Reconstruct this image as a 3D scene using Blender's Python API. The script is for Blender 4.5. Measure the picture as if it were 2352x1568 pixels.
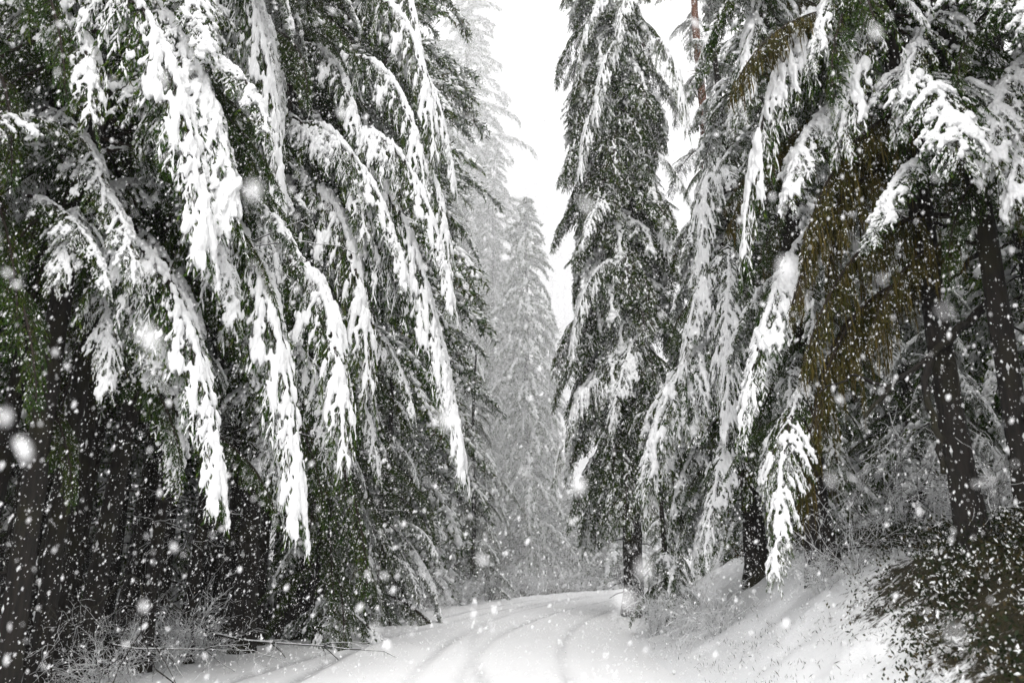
import bpy, math, random
import numpy as np
from mathutils import Vector, Matrix, noise as mn

S = bpy.context.scene
for o in list(bpy.data.objects): bpy.data.objects.remove(o)
R = math.radians
COL = S.collection

# ------------------------------------------------------------------ camera, light, exposure
EYE = 1.6
PITCH = 15.45
F = 28.0 / 36.0 * 2352
cam_d = bpy.data.cameras.new('camera'); cam = bpy.data.objects.new('camera', cam_d); COL.objects.link(cam)
cam_d.lens = 28; cam_d.sensor_width = 36
cam.location = (0, 0, EYE); cam.rotation_euler = (R(90 + PITCH), 0, 0)
cam_d.clip_start = 0.05; cam_d.clip_end = 2000
cam_d.dof.use_dof = True; cam_d.dof.focus_distance = 17; cam_d.dof.aperture_fstop = 1.7
S.camera = cam

W = bpy.data.worlds.new('World'); S.world = W; W.use_nodes = True
nt = W.node_tree; nt.nodes.clear()
SUN_EL, SUN_ROT = 50, 172
sky = nt.nodes.new('ShaderNodeTexSky'); sky.sky_type = 'NISHITA'; sky.sun_disc = False
sky.sun_elevation = R(SUN_EL); sky.sun_rotation = R(SUN_ROT); sky.air_density = 1; sky.dust_density = 6
hs = nt.nodes.new('ShaderNodeHueSaturation'); hs.inputs['Saturation'].default_value = 0.03
mixn = nt.nodes.new('ShaderNodeMix'); mixn.data_type = 'RGBA'; mixn.inputs[0].default_value = 0.9
mixn.inputs[7].default_value = (13.1, 13.0, 13.1, 1)
bg = nt.nodes.new('ShaderNodeBackground'); bg.inputs[1].default_value = 0.1
wo = nt.nodes.new('ShaderNodeOutputWorld')
nt.links.new(sky.outputs[0], hs.inputs['Color']); nt.links.new(hs.outputs[0], mixn.inputs[6])
nt.links.new(mixn.outputs[2], bg.inputs[0]); nt.links.new(bg.outputs[0], wo.inputs[0])
sd = bpy.data.lights.new('sun', 'SUN'); sd.energy = 0.9; sd.angle = R(40); sd.color = (1, 0.985, 0.96)
sun = bpy.data.objects.new('sun', sd); COL.objects.link(sun)
_a = R(SUN_ROT)   # direction towards the sun: behind the camera, a little right
_d = Vector((math.sin(_a) * math.cos(R(SUN_EL)), math.cos(_a) * math.cos(R(SUN_EL)), math.sin(R(SUN_EL))))
sun.rotation_euler = _d.to_track_quat('Z', 'Y').to_euler()
S.view_settings.view_transform = 'Standard'; S.view_settings.look = 'None'
S.view_settings.exposure = 0.88; S.view_settings.gamma = 1; S.view_settings.use_curve_mapping = False
C = S.cycles if hasattr(S, 'cycles') else None
S.render.engine = 'CYCLES'; C = S.cycles
C.max_bounces = 12; C.diffuse_bounces = 7; C.glossy_bounces = 1; C.transmission_bounces = 8
C.volume_bounces = 2; C.transparent_max_bounces = 4; C.use_denoising = True
C.caustics_reflective = False; C.caustics_refractive = False

# ------------------------------------------------------------------ helpers
def at(px, py, Y):
    """world point seen at a position of the photograph (2352 wide) at depth Y"""
    u = (px - 1176) / F; v = (784 - py) / F; t = R(PITCH)
    dx, dy, dz = u, math.cos(t) - v * math.sin(t), math.sin(t) + v * math.cos(t)
    k = Y / dy
    return np.array([dx * k, Y, EYE + dz * k])

def tag(o, label=None, cat=None, group=None, kind=None):
    if label: o['label'] = label
    if cat: o['category'] = cat
    if group: o['group'] = group
    if kind: o['kind'] = kind
    return o

def empty(name, loc):
    o = bpy.data.objects.new(name, None); o.location = loc; COL.objects.link(o); return o

def link(name, me, parent=None):
    o = bpy.data.objects.new(name, me); COL.objects.link(o)
    if parent is not None: o.parent = parent
    return o

def mesh_np(name, V, T, mats, mi=None, smooth=False):
    """triangle mesh from arrays"""
    me = bpy.data.meshes.new(name)
    V = np.asarray(V, np.float32); T = np.asarray(T, np.int32); n = len(T)
    me.vertices.add(len(V)); me.vertices.foreach_set('co', V.ravel())
    me.loops.add(n * 3); me.loops.foreach_set('vertex_index', T.ravel())
    me.polygons.add(n); me.polygons.foreach_set('loop_start', np.arange(n, dtype=np.int32) * 3)
    if mi is not None: me.polygons.foreach_set('material_index', np.asarray(mi, np.int32))
    me.polygons.foreach_set('use_smooth', np.full(n, bool(smooth)) if np.isscalar(smooth) else np.asarray(smooth, bool))
    me.update(calc_edges=True); me.validate()
    for m in mats: me.materials.append(m)
    return me

class MB:
    def __init__(s): s.V = []; s.T = []; s.M = []; s.SM = []; s.n = 0
    def add(s, V, T, m=0, smooth=False):
        V = np.asarray(V, float).reshape(-1, 3); T = np.asarray(T, int).reshape(-1, 3)
        s.V.append(V); s.T.append(T + s.n); s.n += len(V)
        s.M.append(np.full(len(T), m) if np.isscalar(m) else np.asarray(m)); s.SM.append(np.full(len(T), bool(smooth)))
    def tube(s, P, r, m=0, sides=5, bump=0.0, rng=None, smooth=True):
        P = np.asarray(P, float); n = len(P); r = np.broadcast_to(np.asarray(r, float), (n,))
        D = np.gradient(P, axis=0); D /= np.linalg.norm(D, axis=1)[:, None] + 1e-9
        ref = np.array([0., 0, 1]) if abs(D[0, 2]) < 0.8 else np.array([1., 0, 0])
        A = np.cross(D, ref); A /= np.linalg.norm(A, axis=1)[:, None] + 1e-9
        B = np.cross(D, A)
        th = np.arange(sides) * 2 * np.pi / sides
        rr = r[:, None] * np.ones((n, sides))
        if bump: rr = rr * (1 + bump * rng.standard_normal((n, sides)))
        V = P[:, None] + rr[..., None] * (np.cos(th)[None, :, None] * A[:, None] + np.sin(th)[None, :, None] * B[:, None])
        V = V.reshape(-1, 3)
        i = np.arange(n - 1)[:, None] * sides; j = np.arange(sides)[None]; k = (j + 1) % sides
        a, b, c, d = (i + j).ravel(), (i + k).ravel(), (i + sides + k).ravel(), (i + sides + j).ravel()
        s.add(V, np.concatenate([np.stack([a, b, c], 1), np.stack([a, c, d], 1)]), m, smooth)
    def mesh(s, name, mats):
        return mesh_np(name, np.concatenate(s.V), np.concatenate(s.T), mats, np.concatenate(s.M), np.concatenate(s.SM))

def ico(sub):
    import bmesh
    bm = bmesh.new(); bmesh.ops.create_icosphere(bm, subdivisions=sub, radius=1)
    V = np.array([v.co[:] for v in bm.verts]); T = np.array([[v.index for v in f.verts] for f in bm.faces]); bm.free()
    return V, T
ICO1, ICO2 = ico(1), ico(2)
OCT = (np.array([[1, 0, 0], [-1, 0, 0], [0, 1, 0], [0, -1, 0], [0, 0, 1], [0, 0, -1]], float),
       np.array([[0, 2, 4], [2, 1, 4], [1, 3, 4], [3, 0, 4], [2, 0, 5], [1, 2, 5], [3, 1, 5], [0, 3, 5]]))

def blobs(mb, P, r, ax, rng, base, m=0, smooth=True, jitter=0.18):
    """many squashed lumps: P centres, r radii, ax long directions"""
    V0, T0 = base; n = len(P)
    if n == 0: return
    sc = r[:, None] * (1 + 0.25 * rng.uniform(-1, 1, (n, 3)))
    V = V0[None] * sc[:, None, :] * (1 + jitter * rng.uniform(-1, 1, (n, len(V0), 1)))
    dot = (V * ax[:, None]).sum(2, keepdims=True); V = V + ax[:, None] * dot * 0.45
    V = V + P[:, None]
    T = T0[None] + (np.arange(n) * len(V0))[:, None, None]
    mb.add(V.reshape(-1, 3), T.reshape(-1, 3), m, smooth)

def voxel(me, size, smooth_it=1):
    o = bpy.data.objects.new('tmp', me); COL.objects.link(o)
    m = o.modifiers.new('r', 'REMESH'); m.mode = 'VOXEL'; m.voxel_size = size; m.use_smooth_shade = True
    if smooth_it:
        q = o.modifiers.new('s', 'SMOOTH'); q.iterations = smooth_it; q.factor = 0.5
    dg = bpy.context.evaluated_depsgraph_get(); dg.update()
    r = bpy.data.meshes.new_from_object(o.evaluated_get(dg))
    bpy.data.objects.remove(o); bpy.data.meshes.remove(me)
    return r

# ------------------------------------------------------------------ materials
def newmat(name):
    m = bpy.data.materials.new(name); m.use_nodes = True
    return m, m.node_tree, m.node_tree.nodes['Principled BSDF']

def ramp(nt, stops):
    r = nt.nodes.new('ShaderNodeValToRGB'); el = r.color_ramp.elements
    el[0].position, el[0].color = stops[0][0], (*stops[0][1], 1)
    el[1].position, el[1].color = stops[-1][0], (*stops[-1][1], 1)
    for p, c in stops[1:-1]:
        e = el.new(p); e.color = (*c, 1)
    return r

def nz(nt, scale, detail=4, rough=0.55, coord='Object'):
    tc = nt.nodes.new('ShaderNodeTexCoord'); n = nt.nodes.new('ShaderNodeTexNoise')
    n.inputs['Scale'].default_value = scale; n.inputs['Detail'].default_value = detail; n.inputs['Roughness'].default_value = rough
    nt.links.new(tc.outputs[coord], n.inputs['Vector']); return n

def bump(nt, b, n, strength, dist):
    k = nt.nodes.new('ShaderNodeBump'); k.inputs['Strength'].default_value = strength; k.inputs['Distance'].default_value = dist
    nt.links.new(n.outputs[0], k.inputs['Height']); nt.links.new(k.outputs[0], b.inputs['Normal'])

def snow_mat(name, c=(0.88, 0.885, 0.89), bs=35, bd=0.02):
    m, t, b = newmat(name)
    n = nz(t, bs, 5, 0.65); r = ramp(t, [(0.3, tuple(x * 0.93 for x in c)), (0.7, c)])
    t.links.new(n.outputs[0], r.inputs[0]); t.links.new(r.outputs[0], b.inputs['Base Color'])
    b.inputs['Roughness'].default_value = 0.75; b.inputs['Specular IOR Level'].default_value = 0.2
    bump(t, b, n, 0.7, bd); return m
M_SNOW = snow_mat('snow_on_branches')

def foliage_mat(name, dark, mid, light, brown=(0.06, 0.045, 0.02), brown_amt=0.08):
    m, t, b = newmat(name)
    n = nz(t, 2.2, 3, 0.6)
    oi = t.nodes.new('ShaderNodeObjectInfo')
    ge = t.nodes.new('ShaderNodeNewGeometry')
    a = t.nodes.new('ShaderNodeMath'); a.operation = 'MULTIPLY_ADD'; a.inputs[1].default_value = 0.35
    t.links.new(ge.outputs['Random Per Island'], a.inputs[0]); t.links.new(n.outputs[0], a.inputs[2])
    a2 = t.nodes.new('ShaderNodeMath'); a2.operation = 'MULTIPLY_ADD'; a2.inputs[1].default_value = 0.15
    t.links.new(oi.outputs['Random'], a2.inputs[0]); t.links.new(a.outputs[0], a2.inputs[2])
    r = ramp(t, [(0.35, dark), (0.72, mid), (0.95, light), (1.0, brown)])
    t.links.new(a2.outputs[0], r.inputs[0]); t.links.new(r.outputs[0], b.inputs['Base Color'])
    b.inputs['Roughness'].default_value = 0.6; b.inputs['Specular IOR Level'].default_value = 0.15
    return m
M_NEEDLE = foliage_mat('needles', (0.008, 0.026, 0.002), (0.024, 0.06, 0.004), (0.066, 0.094, 0.007))
M_NEEDLE_OLIVE = foliage_mat('olive_needles', (0.016, 0.024, 0.003), (0.04, 0.045, 0.006), (0.08, 0.068, 0.012))
M_MOSS = foliage_mat('hanging_moss', (0.025, 0.022, 0.004), (0.055, 0.045, 0.008), (0.10, 0.074, 0.016))
M_LEAF = foliage_mat('bank_leaves', (0.005, 0.012, 0.004), (0.014, 0.022, 0.006), (0.04, 0.032, 0.010))

def bark_mat(name, c1, c2, moss=None):
    m, t, b = newmat(name)
    tc = t.nodes.new('ShaderNodeTexCoord'); mp = t.nodes.new('ShaderNodeMapping'); mp.inputs['Scale'].default_value = (9, 9, 1.6)
    n = t.nodes.new('ShaderNodeTexNoise'); n.inputs['Scale'].default_value = 2.2; n.inputs['Detail'].default_value = 7
    t.links.new(tc.outputs['Object'], mp.inputs[0]); t.links.new(mp.outputs[0], n.inputs['Vector'])
    r = ramp(t, [(0.35, c1), (0.65, c2)]); t.links.new(n.outputs[0], r.inputs[0]); out = r.outputs[0]
    if moss:
        n2 = nz(t, 1.1, 4); r2 = ramp(t, [(0.5, (0, 0, 0)), (0.62, (1, 1, 1))]); t.links.new(n2.outputs[0], r2.inputs[0])
        mx = t.nodes.new('ShaderNodeMix'); mx.data_type = 'RGBA'; mx.inputs[7].default_value = (*moss, 1)
        t.links.new(r2.outputs[0], mx.inputs[0]); t.links.new(out, mx.inputs[6]); out = mx.outputs[2]
    t.links.new(out, b.inputs['Base Color']); b.inputs['Roughness'].default_value = 0.9
    bump(t, b, n, 0.9, 0.03); return m
M_BARK = bark_mat('dark_bark', (0.004, 0.003, 0.002), (0.014, 0.010, 0.007), (0.016, 0.014, 0.004))
M_BARK_RED = bark_mat('red_bark', (0.09, 0.04, 0.022), (0.22, 0.10, 0.06))
M_TWIG = bark_mat('twig_bark', (0.012, 0.008, 0.006), (0.035, 0.023, 0.015))

# ------------------------------------------------------------------ terrain
def xc(y): return -1.3 + 0.0085 * np.clip(y - 12, 0, 70) ** 2
def slope(y): return 0.017 * np.clip(y - 12, 0, 70)
def sdist(x, y): return (x - xc(y)) / np.sqrt(1 + slope(y) ** 2)
def sm(a, b, v):
    t = np.clip((v - a) / (b - a), 0, 1); return t * t * (3 - 2 * t)
def fbm(x, y, f=1.0, seed=0.0, oct=3):
    """cheap smooth value noise, vectorised"""
    out = 0; amp = 1; tot = 0
    for k in range(oct):
        xs = x * f + 17.3 * k + seed; ys = y * f - 9.1 * k + seed * 0.7
        xi, yi = np.floor(xs), np.floor(ys); fx, fy = xs - xi, ys - yi
        fx = fx * fx * (3 - 2 * fx); fy = fy * fy * (3 - 2 * fy)
        h = lambda a, b: (np.sin(a * 127.1 + b * 311.7 + seed) * 43758.5453) % 1.0
        v = (h(xi, yi) * (1 - fx) + h(xi + 1, yi) * fx) * (1 - fy) + (h(xi, yi + 1) * (1 - fx) + h(xi + 1, yi + 1) * fx) * fy
        out = out + amp * (v - 0.5); tot += amp; amp *= 0.5; f *= 2.1
    return out / tot
def height(x, y):
    x = np.asarray(x, float); y = np.asarray(y, float)
    s = sdist(x, y)
    z = 1.75 * sm(3.5, 7.0, s) + 0.9 * sm(7.0, 20.0, s) + 0.28 * fbm(x, y, 0.55, 3) * sm(3.9, 5.5, s) + 0.22 * fbm(x, y, 2.2, 8) * sm(3.6, 4.8, s)
    z = z - 0.28 * sm(-4.3, -6.0, s) + 0.30 * fbm(x, y, 0.6, 5) * sm(-5, -8, s) + 0.12 * fbm(x, y, 3.0, 2) * sm(-3.9, -5, s)
    z = z + 0.05 * fbm(x, y, 0.35, 1)
    return z
# tyre tracks: offsets from the road centre along the way, wandering
TRK = [(lambda y: -1.9 + 0.25 * np.sin(y * 0.13)), (lambda y: -0.35 + 0.25 * np.sin(y * 0.13)), (lambda y: 0.75 - 0.2 * np.sin(y * 0.1 + 1)), (lambda y: 2.2 - 0.2 * np.sin(y * 0.1 + 1)),
       (lambda y: -3.0 + 0.13 * np.clip(y - 8, 0, 14)), (lambda y: 1.3 - 0.11 * np.clip(y - 8, 0, 20))]
def track(x, y):
    s = sdist(x, y); d = 0
    for k, f in enumerate(TRK):
        w = 0.10; a = (1.0, 0.7, 0.8, 0.5, 0.75, 0.6)[k]
        fade = 0.35 + 0.65 * sm(-0.15, 0.25, fbm(x, y, 0.25, 20 + k * 3, 2) + 0.1)
        d = np.maximum(d, a * fade * np.exp(-((s - f(y)) / w) ** 2))
    return d

def grid(xs, ys, zf):
    X, Y = np.meshgrid(xs, ys); Z = zf(X, Y); V = np.stack([X, Y, Z], -1).reshape(-1, 3)
    nx, ny = len(xs), len(ys)
    i = (np.arange(ny - 1)[:, None] * nx + np.arange(nx - 1)[None]).ravel()
    return V, np.concatenate([np.stack([i, i + 1, i + nx + 1], 1), np.stack([i, i + nx + 1, i + nx], 1)])

def ground_mat():
    m, t, b = newmat('snowy_ground')
    at_ = t.nodes.new('ShaderNodeAttribute'); at_.attribute_name = 'litter'
    n = nz(t, 6.0, 8, 0.75); n2 = nz(t, 22, 6, 0.7)
    ad = t.nodes.new('ShaderNodeMath'); ad.operation = 'ADD'
    t.links.new(at_.outputs['Fac'], ad.inputs[0]); t.links.new(n.outputs[0], ad.inputs[1])
    r = ramp(t, [(0.80, (0, 0, 0)), (0.92, (1, 1, 1))]); t.links.new(ad.outputs[0], r.inputs[0])
    r2 = ramp(t, [(0.35, (0.012, 0.009, 0.006)), (0.55, (0.035, 0.03, 0.014)), (0.7, (0.07, 0.045, 0.025))]); t.links.new(n2.outputs[0], r2.inputs[0])
    mx = t.nodes.new('ShaderNodeMix'); mx.data_type = 'RGBA'; mx.inputs[6].default_value = (0.87, 0.875, 0.885, 1)
    t.links.new(r.outputs[0], mx.inputs[0]); t.links.new(r2.outputs[0], mx.inputs[7]); t.links.new(mx.outputs[2], b.inputs['Base Color'])
    b.inputs['Roughness'].default_value = 0.8; b.inputs['Specular IOR Level'].default_value = 0.2
    bump(t, b, n2, 0.35, 0.04); return m
M_GROUND = ground_mat()
xs = np.concatenate([-np.geomspace(300, 14, 34), np.arange(-13.8, 14, 0.16), np.geomspace(14.2, 300, 34)])
ys = np.concatenate([np.linspace(-80, -4, 20), np.arange(-3.5, 2, 0.5), np.arange(2, 32, 0.16), np.geomspace(32.4, 400, 60)])
V, T = grid(xs, ys, height)
gm = mesh_np('ground', V, T, [M_GROUND], smooth=True)
S_ = sdist(V[:, 0], V[:, 1])
lit = 0.66 * sm(-4.6, -7.5, S_) + 0.20 * sm(-3.7, -4.4, S_) + 0.30 * sm(6.6, 8.6, S_) * sm(26, 12, V[:, 1]) + 0.12 * sm(3.7, 4.6, S_)
lit = lit + 0.42 * sm(4.4, 6.2, S_ + 1.0 * sm(9, 5, V[:, 1])) * sm(12.5, 9, V[:, 1])
a = gm.attributes.new('litter', 'FLOAT', 'POINT'); a.data.foreach_set('value', lit.astype(np.float32))
tag(link('ground', gm), 'snow covered forest floor and bank beside the road', kind='structure')

def road_mat():
    m, t, b = newmat('road_snow')
    at_ = t.nodes.new('ShaderNodeAttribute'); at_.attribute_name = 'rut'
    n = nz(t, 9, 7, 0.7); mu = t.nodes.new('ShaderNodeMath'); mu.operation = 'MULTIPLY'
    r = ramp(t, [(0.25, (0.25, 0.25, 0.25)), (0.75, (1, 1, 1))]); t.links.new(n.outputs[0], r.inputs[0])
    t.links.new(at_.outputs['Fac'], mu.inputs[0]); t.links.new(r.outputs[0], mu.inputs[1])
    mx = t.nodes.new('ShaderNodeMix'); mx.data_type = 'RGBA'
    mx.inputs[6].default_value = (0.88, 0.88, 0.885, 1); mx.inputs[7].default_value = (0.26, 0.26, 0.27, 1)
    t.links.new(mu.outputs[0], mx.inputs[0]); t.links.new(mx.outputs[2], b.inputs['Base Color'])
    b.inputs['Roughness'].default_value = 0.8; b.inputs['Specular IOR Level'].default_value = 0.2
    n2 = nz(t, 30, 6, 0.7); bump(t, b, n2, 0.25, 0.02); return m
ysr = np.concatenate([np.arange(-6, 2, 0.4), np.arange(2, 34, 0.12), np.arange(34, 75, 0.35)])
ss = np.linspace(-3.75, 3.75, 84)
SS, YY = np.meshgrid(ss, ysr); XX = xc(YY) + SS * np.sqrt(1 + slope(YY) ** 2)
TR = track(XX, YY)
edge = sm(3.75, 3.1, np.abs(SS))
ZZ = height(XX, YY) + 0.055 * edge - 0.004 - 0.055 * TR + 0.014 * fbm(XX, YY, 5.0, 63) * edge + 0.03 * fbm(XX, YY, 0.9, 31) * edge
for k, f in enumerate(TRK[:4]): ZZ += 0.022 * edge * np.exp(-((SS - f(YY) - 0.24) / 0.09) ** 2)
V = np.stack([XX, YY, ZZ], -1).reshape(-1, 3); nx = len(ss)
i = (np.arange(len(ysr) - 1)[:, None] * nx + np.arange(nx - 1)[None]).ravel()
T = np.concatenate([np.stack([i, i + 1, i + nx + 1], 1), np.stack([i, i + nx + 1, i + nx], 1)])
rm = mesh_np('road', V, T, [road_mat()], smooth=True)
a = rm.attributes.new('rut', 'FLOAT', 'POINT'); a.data.foreach_set('value', (TR * edge).ravel().astype(np.float32))
tag(link('road', rm), 'snow covered road with faint tyre tracks curving right', kind='structure')

# ------------------------------------------------------------------ conifer branches
UP = np.array([0., 0, 1])
def nrm(v): return v / (np.linalg.norm(v, axis=-1, keepdims=True) + 1e-9)

def spine(L, e0, e1, p, n, rng):
    t = np.linspace(0, 1, n); e = np.radians(e0 + (e1 - e0) * t ** p); yaw = 0.22 * np.sin(t * rng.uniform(2, 4) + rng.uniform(0, 6)) * t
    d = np.stack([np.cos(e) * np.cos(yaw), np.cos(e) * np.sin(yaw), np.sin(e)], 1)
    P = np.cumsum(d * L / (n - 1), axis=0); P = np.vstack([[0, 0, 0], P[:-1]])
    return t, P, d

def gen_branch(seed, L=5.0, e0=8, e1=-72, p=0.8, width=1.05, droop=1.3, snow=1.0, dust=0.15, ns=76, moss=0.0,
               twig=0.19, mats=None, vox=0.0175, start=0.10):
    """needled branch in its own frame: root at the origin, reaching along +X and bending down"""
    rng = np.random.default_rng(seed)
    mats = mats or [M_TWIG, M_NEEDLE, M_SNOW, M_MOSS]
    t, P, D = spine(L, e0, e1, p, 40, rng)
    mb = MB(); mb.tube(P, 0.045 * (1 - t) ** 0.8 * L / 5 + 0.006, 0, 6)
    FP, FR, FA = [], [], []              # fine snow on twigs
    NB, ND, NL, NW = [], [], [], []      # needle tufts: base, dir, length, width
    SP, SR, SA = [], [], []              # snow lumps
    MP = []                              # moss anchors
    n1 = rng.uniform(0, 100)
    load = lambda q, f=1.7: mn.noise(Vector((q[0] * f + n1, q[1] * f, q[2] * f)))
    for i in range(ns):
        ti = start + (1 - start) * (i + rng.uniform(0, 0.8)) / ns
        k = min(int(ti * 39), 38); fr = ti * 39 - k; base = P[k] * (1 - fr) + P[k + 1] * fr; d0 = D[k]
        side = 1 if i % 2 else -1
        shp = min(1, (ti - start + 0.04) / 0.22) ** 0.7 * (1.0 - 0.72 * max(0, ti - 0.3) / 0.7)
        l = width * shp * rng.uniform(0.6, 1.2)
        lat = nrm(np.cross(UP, d0)) * side
        ang = R(rng.uniform(48, 82)) * (1 - 0.35 * ti)
        d = nrm(d0 * math.cos(ang) + lat * math.sin(ang) + UP * rng.uniform(-0.1, 0.12))
        m = 9; pts = [base]; dirs = [d]
        for j in range(1, m):
            g = droop * (j / m) ** 1.1
            dd = nrm(d + np.array([0, 0, -g])); pts.append(pts[-1] + dd * l / (m - 1)); dirs.append(dd)
        pts = np.array(pts); dirs = np.array(dirs)
        mb.tube(pts[::2], np.linspace(0.009, 0.003, len(pts[::2])), 0, 3)
        # tertiary twigs
        nt_ = max(4, int(l / 0.045))
        for j in range(nt_):
            s = (j + rng.uniform(0, 1)) / nt_; kk = min(int(s * (m - 1)), m - 2); ff = s * (m - 1) - kk
            q = pts[kk] * (1 - ff) + pts[kk + 1] * ff; dd = dirs[kk]
            la = nrm(np.cross(dd, UP)) * (1 if j % 2 else -1)
            td = nrm(dd * rng.uniform(0.5, 1.0) + la * rng.uniform(0.3, 0.9) + UP * (rng.uniform(-0.5, 0.15) - 0.35 * droop))
            tl = twig * (1 - 0.5 * s) * rng.uniform(0.6, 1.35)
            wf = load(q, 1.4) + 0.5 * load(q, 7.0) + snow * 0.55 - 0.22
            if snow > 0 and rng.random() < 0.08 + 1.05 * wf:
                for a_ in range(3):
                    FP.append(q + td * tl * (0.15 + 0.3 * a_) + UP * 0.008 + rng.normal(0, 0.006, 3)); FR.append(rng.uniform(0.007, 0.017)); FA.append(td * 2.2)
            nn = 6
            for a_ in range(nn):
                u = (a_ + rng.uniform(0, 0.6)) / nn; sd_ = 1 if a_ % 2 else -1
                NB.append(q + td * tl * u)
                NB_d = nrm(td + sd_ * 0.55 * nrm(np.cross(td, UP + 0.4 * rng.standard_normal(3))) + 0.22 * rng.standard_normal(3) + UP * -0.15)
                ND.append(NB_d); NL.append(rng.uniform(0.035, 0.075)); NW.append(rng.uniform(0.007, 0.013))
        # snow lumps on the upper side
        if snow > 0:
            step = 0.042; c = int(l / step); off = rng.normal(0.10, 0.08) if rng.random() < 0.46 else rng.normal(-0.5, 0.15)
            for j in range(c):
                s = (j + 0.5) / max(c, 1); kk = min(int(s * (m - 1)), m - 2); ff = s * (m - 1) - kk
                q = pts[kk] * (1 - ff) + pts[kk + 1] * ff
                w = load(q) + 0.6 * load(q, 6.5) + snow * 0.62 + off - 0.40 - 0.15 * s
                if w < 0: continue
                r = min(0.017 + 0.06 * w, 0.046) * rng.uniform(0.6, 1.35)
                la = nrm(np.cross(dirs[kk], UP)); up = nrm(np.cross(la, dirs[kk])); up = up if up[2] > 0 else -up
                SP.append(q + up * (r * 0.45 + 0.008) + la * rng.normal(0, 0.026)); SR.append(r); SA.append(dirs[kk])
                if w > 0.12 and rng.random() < 0.5:
                    sg = rng.choice([-1, 1]); r2 = r * rng.uniform(0.4, 0.85)
                    SP.append(q + la * sg * r * rng.uniform(1.0, 2.6) - UP * r * 0.6 + up * 0.01); SR.append(r2); SA.append(dirs[kk])
        if moss > 0:
            for j in range(int(l / 0.06)):
                if rng.random() < moss: MP.append((pts[rng.integers(0, m)] , rng.uniform(0.12, 0.55)))
    if snow > 0:                          # ridge along the spine
        for j in range(int(L / 0.06)):
            ti = 0.06 + 0.94 * j / (L / 0.06); k = min(int(ti * 39), 38); q = P[k] + (P[k + 1] - P[k]) * (ti * 39 - k)
            w = 0.8 * load(q, 1.2) + snow * 0.7 - 0.14 + 0.12 * ti
            if w < 0: continue
            r = min(0.02 + 0.05 * w, 0.055) * rng.uniform(0.7, 1.25); la = nrm(np.cross(D[k], UP)); up = nrm(np.cross(la, D[k])); up = up if up[2] > 0 else -up
            SP.append(q + up * r * 0.5 + la * rng.normal(0, 0.03)); SR.append(r); SA.append(D[k])
    NB, ND, NL, NW = np.array(NB), np.array(ND), np.array(NL), np.array(NW)
    n = len(NB); sdv = nrm(np.cross(ND, rng.standard_normal((n, 3)))) * NW[:, None]
    V = np.stack([NB - sdv, NB + sdv, NB + ND * NL[:, None]], 1).reshape(-1, 3)
    mi = np.where(rng.random(n) < dust, 2, 1)
    mb.add(V, np.arange(3 * n).reshape(-1, 3), mi)
    if MP:
        for q, l in MP:
            for c in range(3):
                o_ = q + rng.normal(0, 0.03, 3); w = rng.uniform(0.004, 0.010); th = rng.uniform(0, 3.14); sw = np.array([math.cos(th), math.sin(th), 0]) * w
                l2 = l * rng.uniform(0.5, 1.2); mid = o_ + np.array([rng.normal(0, 0.02), rng.normal(0, 0.02), -l2 * 0.5]); end = o_ + np.array([rng.normal(0, 0.03), rng.normal(0, 0.03), -l2])
                mb.add([o_ - sw, o_ + sw, mid + sw * 1.3, mid - sw * 1.3, end], [[0, 1, 2], [0, 2, 3], [3, 2, 4]], 3)
    if FP: blobs(mb, np.array(FP), np.array(FR), np.array(FA), rng, OCT, 2, True, 0.3)
    me = mb.mesh('branch', mats)
    sme = None
    if SP:
        sb = MB(); blobs(sb, np.array(SP), np.array(SR), np.array(SA), rng, ICO1, 0)
        sme = voxel(sb.mesh('s', []), vox, 1); sme.name = 'snow_load'
        co = np.empty(len(sme.vertices) * 3, np.float32); sme.vertices.foreach_get('co', co); co = co.reshape(-1, 3)
        co += 0.004 * np.sin(co[:, [1, 2, 0]] * 95 + 3 * np.sin(co[:, [2, 0, 1]] * 41)); sme.vertices.foreach_set('co', co.ravel())
        sme.materials.clear(); sme.materials.append(M_SNOW)
        sme.polygons.foreach_set('material_index', np.zeros(len(sme.polygons), np.int32)); sme.update()
    return dict(me=me, snow=sme, tip=P[-1].copy(), L=L)

BR = {}
BR['arch'] = [gen_branch(12 + i, 5.0, 18, -66, 0.85, 1.2, 1.6, sn, du, ns=88) for i, (sn, du) in enumerate([(0.95, 0.08), (0.78, 0.1), (0.5, 0.12)])]
BR['steep'] = [gen_branch(31 + i, 4.6, -18, -70, 0.75, 1.1, 1.6, sn, du, ns=80) for i, (sn, du) in enumerate([(1.0, 0.08), (0.8, 0.1), (0.45, 0.14)])]
BR['heavy'] = [gen_branch(51 + i, 3.4, -20, -72, 0.8, 1.2, 1.3, 0.95, 0.08, ns=66) for i in range(2)]
BR['col'] = [gen_branch(71 + i, 2.6, -5, -80, 0.8, 0.9, 1.5, [0.68, 0.35, 0.15][i], [0.08, 0.07, 0.05][i], ns=50) for i in range(3)]
BR['fir'] = [gen_branch(81 + i, 3.2, 0, -55, 1.0, 0.9, 1.0, 0.6, 0.22, ns=50) for i in range(2)]
BR['bare'] = [gen_branch(91 + i, 4.4, -8, -74, 0.8, 1.1, 2.0, 0, 0.06, ns=70) for i in range(2)]
BR['moss'] = [gen_branch(111 + i, 4.4, 5, -65, 0.9, 1.1, 1.8, 0, 0.08, ns=60, moss=0.5, mats=[M_TWIG, M_NEEDLE_OLIVE, M_SNOW, M_MOSS]) for i in range(2)]

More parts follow.
